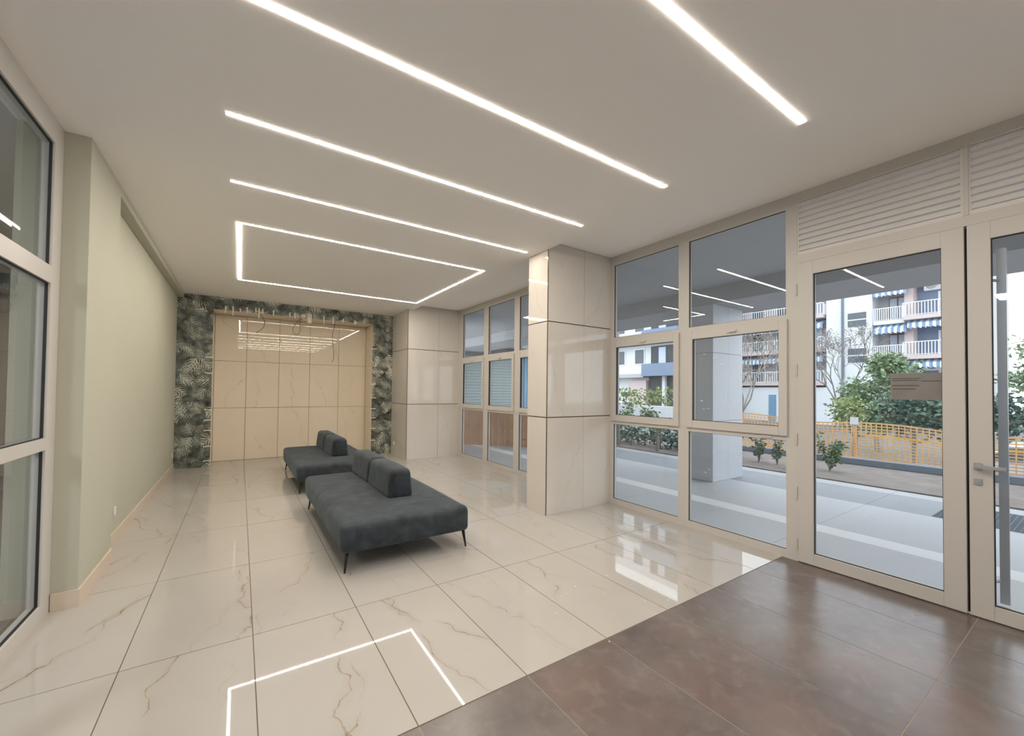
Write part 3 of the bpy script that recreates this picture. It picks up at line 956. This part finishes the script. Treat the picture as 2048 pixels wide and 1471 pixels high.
# ------------------------------------------------------------------ wing with roller shutters at the walkway end
wg = thing('shuttered_wing', (9, 15.2, ST), 'low grey building wing with closed roller shutters beyond the hoarding', 'building')
MB().box(4.4, 16, 15.2, 19, ST, 3.3).build('wall', 'wing', wg)
MB().box(4.4, 16, 14.2, 19, 3.3, 6.5).build('upper_wall', 'wing', wg)
for x0, x1 in ((4.8, 7.0), (7.15, 8.75), (8.95, 10.3), (10.9, 13.4)):
    sh = MB().box(x0, x1, 15.14, 15.2, 0.0, 2.95).build('shutter', 'shutter', wg)
    for k in range(24):
        z = 0.02 + k * 0.122
        tile('slat', x0 + 0.02, x1 - 0.02, 15.115, 15.14, z, z + 0.105, 'shutter', sh)
for x in (7.07, 8.85, 10.4, 10.8):
    MB().box(x - 0.07, x + 0.07, 15.08, 15.2, 0.0, 3.2).build('jamb', 'blue' if x > 10 else 'wing', wg)
MB().box(10.35, 10.85, 15.12, 15.2, 0.0, 2.95).build('blue_door_panel', 'blue', wg)

# ------------------------------------------------------------------ white apartment building opposite
XB = 42.0
def bz(z): return 1.505 + (z - 1.505) * 1.5
apt = thing('apartment_building', (XB + 4, 12, ST), 'white apartment building with striped awnings and balconies across the street', 'building')
MB().box(XB, XB + 9, 11.07, 14.15, ST, 14.5).build('wall', 'bwall', apt)
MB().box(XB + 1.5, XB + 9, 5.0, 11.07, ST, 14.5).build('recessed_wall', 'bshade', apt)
MB().box(XB + 1.2, XB + 9, 14.15, 24.0, ST, 14.5).build('brick_wall', 'brick_pale', apt)
MB().box(XB - 0.02, XB + 9, 14.15, 24.0, ST, 2.1).build('ground_floor_wall', 'bwall', apt)
MB().box(XB + 0.3, XB + 1.5, 8.75, 9.25, ST, 14.5).build('partition', 'pink', apt)
MB().box(XB + 1.40, XB + 1.5, 5.0, 8.75, ST, 14.5).build('blue_recess', 'bblue', apt)
MB().tube([(XB - 0.12, 12.98, ST), (XB - 0.12, 12.98, 14.4)], 0.09, 8).build('drainpipe', 'kerb', apt)
MB().box(XB - 0.06, XB, 18.1, 18.75, ST, 1.4).build('blue_door', 'blue', apt)
FL = [2.37 - 2.94, 2.37, 5.31, 8.25, 11.19]
for z in (1.14, 4.08, 7.02, 9.96):
    w = MB().box(XB - 0.03, XB + 0.02, 11.38, 12.71, z, z + 1.25).build('window', 'rail', apt)
    MB().box(XB - 0.05, XB - 0.03, 11.44, 12.65, z + 0.05, z + 0.58).build('pane', 'pane', w)
    MB().box(XB - 0.05, XB - 0.03, 11.44, 12.65, z + 0.68, z + 1.20).build('pane', 'pane', w)
def balcony(y0, y1, xo, z, slabmat, posts=0.13):
    """slab bottom at z, projecting to x = xo"""
    s = MB().box(xo, XB + 1.5, y0, y1, z, z + 0.28).build('balcony_slab', slabmat, apt)
    m = MB()
    zt_ = z + 1.30
    m.box(xo + 0.03, xo + 0.09, y0, y1, zt_ - 0.06, zt_)
    m.box(xo + 0.04, xo + 0.08, y0, y1, z + 0.33, z + 0.37)
    n = int((y1 - y0) / posts)
    for k in range(n + 1):
        y = y0 + (y1 - y0) * k / n
        m.box(xo + 0.04, xo + 0.075, y - 0.022, y + 0.022, z + 0.28, zt_ - 0.04)
    for ys_ in (y0, y1):
        m.box(xo + 0.05, XB + 0.6, ys_ - 0.02, ys_ + 0.02, zt_ - 0.06, zt_)
        for k in range(5):
            m.box(xo + 0.1 + k * 0.2, xo + 0.135 + k * 0.2, ys_ - 0.02, ys_ + 0.02, z + 0.28, zt_ - 0.04)
    m.build('railing', 'rail', s)
def awning(y0, y1, x, z, drop=0.45, out=1.3):
    m = MB()
    m.quad((x, y0, z + 0.5), (x, y1, z + 0.5), (x - out, y1, z), (x - out, y0, z))
    n = int((y1 - y0) / 0.25)
    for k in range(n):
        a, b = y0 + (y1 - y0) * k / n, y0 + (y1 - y0) * (k + 1) / n
        m.quad((x - out, a, z), (x - out, b, z), (x - out, b, z - drop * 0.7), (x - out, a, z - drop))
    o = m.build('awning', 'awning', apt)
    md = o.modifiers.new('thickness', 'SOLIDIFY'); md.thickness = 0.03
for z in (1.14, 4.08, 7.02, 9.96):
    balcony(9.15, 10.98, XB - 0.2, z, 'bwall')
    balcony(5.2, 9.12, XB - 0.75, z + 0.1, 'pink', 0.17)
    # glazed door in the recess
    w = MB().box(XB + 1.42, XB + 1.5, 9.3, 10.4, z + 0.3, z + 2.3).build('window', 'woodframe', apt)
    for a, b in ((9.36, 9.82), (9.92, 10.34)):
        MB().box(XB + 1.40, XB + 1.42, a, b, z + 0.35, z + 2.2).build('pane', 'curtain', w)
    w = MB().box(XB + 1.34, XB + 1.4, 6.0, 7.6, z + 0.4, z + 2.3).build('window', 'rail', apt)
    MB().box(XB + 1.32, XB + 1.34, 6.1, 7.5, z + 0.5, z + 2.2).build('pane', 'curtain', w)
    awning(9.0, 10.95, XB + 0.6, z + 2.55, 0.4, 0.9)
    if z < 6: awning(5.3, 8.9, XB + 0.5, z + 2.75, 0.4, 1.1)
for z in (2.27, 5.21, 8.15, 11.1):
    balcony(14.3, 23.6, XB - 0.3, z, 'pink', 0.2)
    awning(14.4, 23.4, XB + 1.2, z + 2.45, 0.45, 1.3)
    for yw in (14.9, 17.3, 19.6, 21.9):
        w = MB().box(XB + 1.14, XB + 1.2, yw, yw + 1.3, z + 0.3, z + 2.3).build('window', 'rail', apt)
        MB().box(XB + 1.12, XB + 1.14, yw + 0.1, yw + 1.2, z + 0.4, z + 2.2).build('pane', 'pane' if yw > 15 else 'curtain', w)
def ac(y, z, label):
    t = thing('air_conditioner', (XB + 1.1, y, z), label, 'air conditioner')
    MB().box(XB + 0.95, XB + 1.38, y - 0.55, y + 0.55, z, z + 0.75).build('casing', 'rail', t, bevel=0.02)
    m = MB()
    for r in (0.27, 0.18, 0.09):
        pts = [(XB + 0.945, y + 0.12 + r * math.cos(a * PI / 8), z + 0.375 + r * math.sin(a * PI / 8)) for a in range(17)]
        m.tube(pts, 0.022, 4)
    m.build('fan_grille', 'kerb', t)
ac(7.75, 9.42, 'outdoor air conditioner unit above the top balcony of the white building')
ac(7.75, 3.38, 'outdoor air conditioner unit under the lower balcony of the white building')

# blue-grey house seen through the bay beside the pillar
hs = thing('grey_blue_house', (33, 27, ST), 'pale apartment house with deep blue-grey balconies behind the hedge wall', 'building')
MB().box(31.5, 40, 20.6, 35.0, ST, 15.5).build('wall', 'bwall', hs)
MB().box(31.3, 31.5, 20.7, 24.2, ST, 2.95).build('ground_shade_slab', 'dark', hs)  # solid slab on the wall, recess shade put into its colour
MB().box(31.0, 31.5, 24.3, 26.3, ST, 2.6).build('lower_wall', 'pink', hs)
MB().box(31.0, 31.4, 22.3, 22.6, ST, 2.95).build('column', 'bwall', hs)
for k in range(4):
    z = 2.95 + 3.05 * k
    MB().box(30.2, 31.5, 20.6, 24.2, z, z + 1.1).build('balcony_front', 'bblue', hs)
    MB().box(31.3, 31.5, 20.7, 24.0, z + 1.1, z + 2.75).build('upper_shade_slab', 'dark', hs)  # same painted shade behind each balcony
    MB().box(31.2, 31.3, 22.4, 23.1, z + 0.2, z + 2.6).build('shutter_panel', 'curtain', hs)
    MB().box(30.5, 31.5, 24.25, 34.8, z - 0.1, z + 0.25).build('floor_band', 'bshade', hs)
    for y in (24.8, 27.1, 29.5, 31.8):
        w = MB().box(31.42, 31.5, y, y + 1.2, z + 1.15, z + 2.65).build('window', 'rail', hs)
        MB().box(31.40, 31.42, y + 0.1, y + 1.1, z + 1.25, z + 2.55).build('pane', 'pane', w)
# low white wall with hedge
lw = MB().box(14.0, 14.3, 7.9, 14.0, ST, 0.95).build('low_wall', 'bwall')
tag(lw, 'low white concrete wall below the clipped hedge', 'wall')

# ------------------------------------------------------------------ plants
def leaves(m, c, r, n, size, rng, flat=1.0):
    for _ in range(n):
        while True:
            d = Vector((rng.uniform(-1, 1), rng.uniform(-1, 1), rng.uniform(-1, 1)))
            if d.length < 1: break
        d = d * (0.55 + 0.45 * rng.random()) if rng.random() < 0.7 else d
        p = Vector(c) + Vector((d.x * r[0], d.y * r[1], d.z * r[2]))
        s = size * rng.uniform(0.6, 1.3)
        a = Vector((rng.gauss(0, 1), rng.gauss(0, 1), rng.gauss(0, 0.6) * flat)).normalized()
        b = a.orthogonal().normalized()
        b = (Matrix.Rotation(rng.uniform(0, 6.28), 3, a) @ b)
        m.quad(p, p + a * s * 0.5 + b * s * 0.28, p + a * s, p + a * s * 0.5 - b * s * 0.28)
def limb(m, p, d, ln, r, depth, rng, ends=None, spread=0.6, minr=0.006):
    q = p + d * ln
    mid = p + d * ln * 0.5 + Vector((rng.uniform(-1, 1), rng.uniform(-1, 1), 0)) * ln * 0.06
    m.tube([p, mid, q], [r, r * 0.85, r * 0.68], 5, cap=False)
    if depth == 0:
        if ends is not None: ends.append(q)
        return
    for _ in range(rng.choice((2, 3, 3))):
        nd = (d + Vector((rng.uniform(-1, 1), rng.uniform(-1, 1), rng.uniform(-0.5, 0.8))) * spread).normalized()
        limb(m, q, nd, ln * rng.uniform(0.62, 0.85), max(minr, r * 0.62), depth - 1, rng, ends, spread, minr)
def tree(name, base, h, blobs, mat, label, cat, seed, n=900, size=0.16, group=None, tr=0.1):
    rng = random.Random(seed)
    t = thing(name, base, label, cat, group)
    m = MB(); bx = Vector(base)
    m.tube([bx, bx + Vector((0.05 * h * rng.uniform(-1, 1), 0.05 * h * rng.uniform(-1, 1), h * 0.55))], [tr, tr * 0.7], 7)
    for (c, r) in blobs:
        m.tube([bx + Vector((0, 0, h * 0.35)), bx + (Vector(c)) * 0.6, bx + Vector(c)], [tr * 0.6, tr * 0.4, tr * 0.15], 5)
    m.build('trunk', 'bark', t)
    f = MB()
    for (c, r) in blobs: leaves(f, bx + Vector(c), r, n, size, rng)
    f.build('foliage', mat, t)
    return t
def bare_tree(base, h, label, seed, depth=7, r=0.08):
    rng = random.Random(seed)
    t = thing('bare_tree', base, label, 'tree')
    m, ends = MB(), []
    b = Vector(base)
    m.tube([b, b + Vector((0.03, 0.05, h * 0.16))], [r * 1.3, r], 7)
    for k in range(4):
        a = k * PI / 2 + rng.uniform(-0.4, 0.4)
        limb(m, b + Vector((0.03, 0.05, h * 0.16)), Vector((math.cos(a) * 0.45, math.sin(a) * 0.45, 1)).normalized(), h * 0.2, r * 0.7, depth - 2, rng, ends, 0.75, 0.011)
    m.build('branches', 'bark', t)
    f = MB()
    for e in ends[::2]: leaves(f, e, (0.2, 0.2, 0.2), 3, 0.13, rng)
    f.build('dry_leaves', 'bark', t)
bare_tree((26.0, 13.1, ST), 9.0, 'leafless grey tree with fine branches before the brick balconies', 21, 7, 0.08)
bare_tree((36.0, 11.3, ST), 9.5, 'leafless grey tree with fine branches beside the drainpipe', 5, 7, 0.09)
tree('garden_tree', (24.5, 6.3, ST), 5, [((0, 0.6, 2.6), (1.0, 1.0, 0.9)), ((0, -0.7, 3.3), (1.0, 1.1, 1.1)), ((-0.4, -1.6, 2.3), (0.9, 0.9, 1.0)), ((0, -0.3, 4.0), (0.7, 0.8, 0.6))], 'leaf_a', 'bushy mid-green tree in front of the white building, behind the paper notice', 'tree', 2, 900, 0.20)
tree('shrub', (20.5, 6.0, ST), 2.6, [((0, 0.2, 1.9), (0.7, 0.75, 0.8)), ((0, -0.7, 1.7), (0.6, 0.6, 0.7))], 'leaf_c', 'yellow-green shrub left of the fence sign post', 'shrub', 4, 600, 0.17)
tree('shrub', (19.0, 3.9, ST), 2.8, [((0, 0.4, 2.0), (0.8, 0.9, 0.9)), ((0, -0.6, 2.0), (0.8, 0.8, 0.8))], 'leaf_b', 'dark green shrub behind the orange netting under the paper notice', 'shrub', 6, 900, 0.18)
tree('shrub', (21.2, 2.0, ST), 2.8, [((0, 0.2, 1.9), (0.8, 0.9, 0.9)), ((0, -1.4, 2.0), (0.8, 1.3, 0.8))], 'leaf_b', 'dark green shrub behind the white car', 'shrub', 8, 1000, 0.18)
tree('street_tree', (23.0, 1.0, ST), 7.5, [((0, 0.5, 4.3), (0.9, 0.9, 1.0)), ((0, -0.2, 5.6), (0.9, 0.8, 0.9)), ((0, 0.9, 3.2), (0.8, 0.8, 0.6)), ((0, -0.8, 4.8), (0.9, 0.9, 1.2))], 'leaf_a', 'tall loose-leaved tree beyond the white car', 'tree', 9, 380, 0.2)
# plants in the soil bed
def young_plant(base, h, label, seed, n=60, mat='leaf_a', cat='plant', spread=0.28, group=None):
    rng = random.Random(seed)
    t = thing('young_plant', base, label, cat, group)
    m, f = MB(), MB()
    b = Vector(base)
    for k in range(5):
        d = Vector((rng.uniform(-1, 1) * spread, rng.uniform(-1, 1) * spread, 1)).normalized()
        q = b + d * h * rng.uniform(0.75, 1.05)
        m.tube([b, b + d * h * 0.5 + Vector((rng.uniform(-1, 1), rng.uniform(-1, 1), 0)) * 0.03, q], [0.010, 0.007, 0.004], 5)
        for j in range(n // 5):
            s = rng.uniform(0.25, 1.0)
            leaves(f, b.lerp(q, s), (0.08, 0.08, 0.06), 3, 0.075, rng)
    m.build('stem', 'bark', t)
    f.build('leaves', mat, t)
young_plant((9.7, 3.22, 0.0), 0.72, 'young leafy plant in the soil bed in front of the netting, near the door', 31, 190, spread=0.5)
young_plant((9.55, 4.47, 0.0), 0.62, 'thin climbing plant in the soil bed beside the outdoor column', 32, 60, 'leaf_b')
young_plant((9.5, 4.08, 0.0), 0.60, 'thin spreading plant in the soil bed right of the climbing plant', 33, 60, 'leaf_b')
young_plant((9.2, 3.62, 0.0), 0.42, 'small low plant in the soil bed before the window bay', 36, 50, 'leaf_a')
def sapling(base, h, label, seed):
    rng = random.Random(seed)
    t = thing('small_tree', base, label, 'tree')
    m, f = MB(), MB(); b = Vector(base)
    m.tube([b, b + Vector((0.02, 0.02, h * 0.6)), b + Vector((0.0, 0.05, h))], [0.05, 0.035, 0.015], 7)
    for k in range(7):
        a = rng.uniform(0, 6.28); z = rng.uniform(0.35, 0.9) * h
        q = b + Vector((math.cos(a) * 0.35, math.sin(a) * 0.35, z + 0.25))
        m.tube([b + Vector((0.01, 0.01, z)), q], [0.015, 0.006], 5)
        leaves(f, q, (0.22, 0.22, 0.18), 60, 0.10, rng)
    m.build('trunk', 'bark', t); f.build('foliage', 'leaf_a', t)
sapling((8.95, 7.95, 0.0), 1.15, 'slim young tree at the walkway edge by the pillar-side pane', 41)
sapling((8.95, 6.65, 0.0), 1.0, 'short bushy young tree at the walkway edge', 42)
def hedge(y0, y1, x, z0, z1, label, seed, mat, wx=0.4, n=1600, size=0.10):
    rng = random.Random(seed)
    t = thing('hedge', (x, (y0 + y1) / 2, z0), label, 'hedge')
    m, f = MB(), MB()
    k = int((y1 - y0) / 0.5) + 1
    for i in range(k):
        y = y0 + (y1 - y0) * i / max(1, k - 1)
        m.tube([(x, y, z0), (x + rng.uniform(-.05, .05), y, z0 + (z1 - z0) * 0.7)], [0.02, 0.01], 5)
    m.build('stems', 'bark', t)
    for _ in range(n):
        p = Vector((x + rng.uniform(-wx, wx), rng.uniform(y0, y1), z0 + (z1 - z0) * rng.random() ** 0.8))
        a = Vector((rng.gauss(0, 1), rng.gauss(0, 1), rng.gauss(0, 0.7))).normalized()
        b = Matrix.Rotation(rng.uniform(0, 6.28), 3, a) @ a.orthogonal().normalized()
        s = size * rng.uniform(0.6, 1.3)
        f.quad(p, p + a * s * 0.5 + b * s * 0.3, p + a * s, p + a * s * 0.5 - b * s * 0.3)
    f.build('foliage', mat, t)
hedge(5.0, 10.6, 9.6, 0.0, 0.55, 'loose low green hedge along the soil bed outside the bay', 51, 'leaf_b', 0.35, 2600, 0.10)
hedge(8.0, 14.0, 14.85, ST, 1.65, 'clipped yellow-green hedge above the low white wall', 52, 'leaf_c', 0.32, 3200, 0.16)
tree('garden_tree', (22, 21.0, ST), 6, [((0, 0, 3.2), (1.1, 1.2, 1.5)), ((0, 0.6, 4.6), (0.9, 0.9, 1.2))], 'leaf_b', 'dark green tree beside the blue-grey balconies', 'tree', 14, 900, 0.22)

# ------------------------------------------------------------------ white car in the street
car = thing('car', (17.0, 0.35, ST), 'white parked car behind the orange netting', 'car')
prof = [(1.68, 0.35), (1.70, 0.75), (1.45, 0.92), (0.95, 1.38), (-0.9, 1.42), (-1.7, 1.02), (-2.35, 0.85), (-2.42, 0.35)]
m = MB()
n = len(prof)
def carsec(x, inset):
    return [(x, 0.7 + y * (1 - inset * 0.04), ST + (z if z < 0.8 else z - inset * 0.03)) for y, z in prof]
secs = [carsec(16.10, 1), carsec(16.2, 0), carsec(17.8, 0), carsec(17.9, 1)]
for s_ in secs: m.v += s_
for i in range(3):
    for k in range(n):
        k2 = (k + 1) % n
        m.f.append((i * n + k, i * n + k2, (i + 1) * n + k2, (i + 1) * n + k))
m.f.append(tuple(range(n))); m.f.append(tuple(3 * n + k for k in reversed(range(n))))
m.build('body', 'carwhite', car)
wn = MB()
for x in (16.07, 17.90):
    for poly in ([(1.28, 0.98), (0.92, 1.30), (0.1, 1.33), (0.1, 0.98)], [(0.0, 0.98), (0.0, 1.33), (-0.85, 1.34), (-1.45, 1.0)]):
        i0 = len(wn.v)
        for xx in (x, x + 0.03):
            wn.v += [(xx, 0.7 + y, ST + z) for y, z in poly]
        wn.f += [(i0, i0 + 1, i0 + 2, i0 + 3), (i0 + 7, i0 + 6, i0 + 5, i0 + 4)]
        for k in range(4):
            wn.f.append((i0 + k, i0 + (k + 1) % 4, i0 + 4 + (k + 1) % 4, i0 + 4 + k))
wn.build('side_window', 'pane', car)
for x in (16.12, 17.70):
    for y in (1.7, -0.85):
        w = MB().tube([(x, y, ST + 0.32), (x + 0.2, y, ST + 0.32)], 0.32, 20).build('wheel', 'tyre', car)
        MB().tube([(x - 0.01 if x < 17 else x + 0.19, y, ST + 0.32), (x + 0.01 if x < 17 else x + 0.21, y, ST + 0.32)], 0.19, 14).build('hub_cap', 'chrome', w)
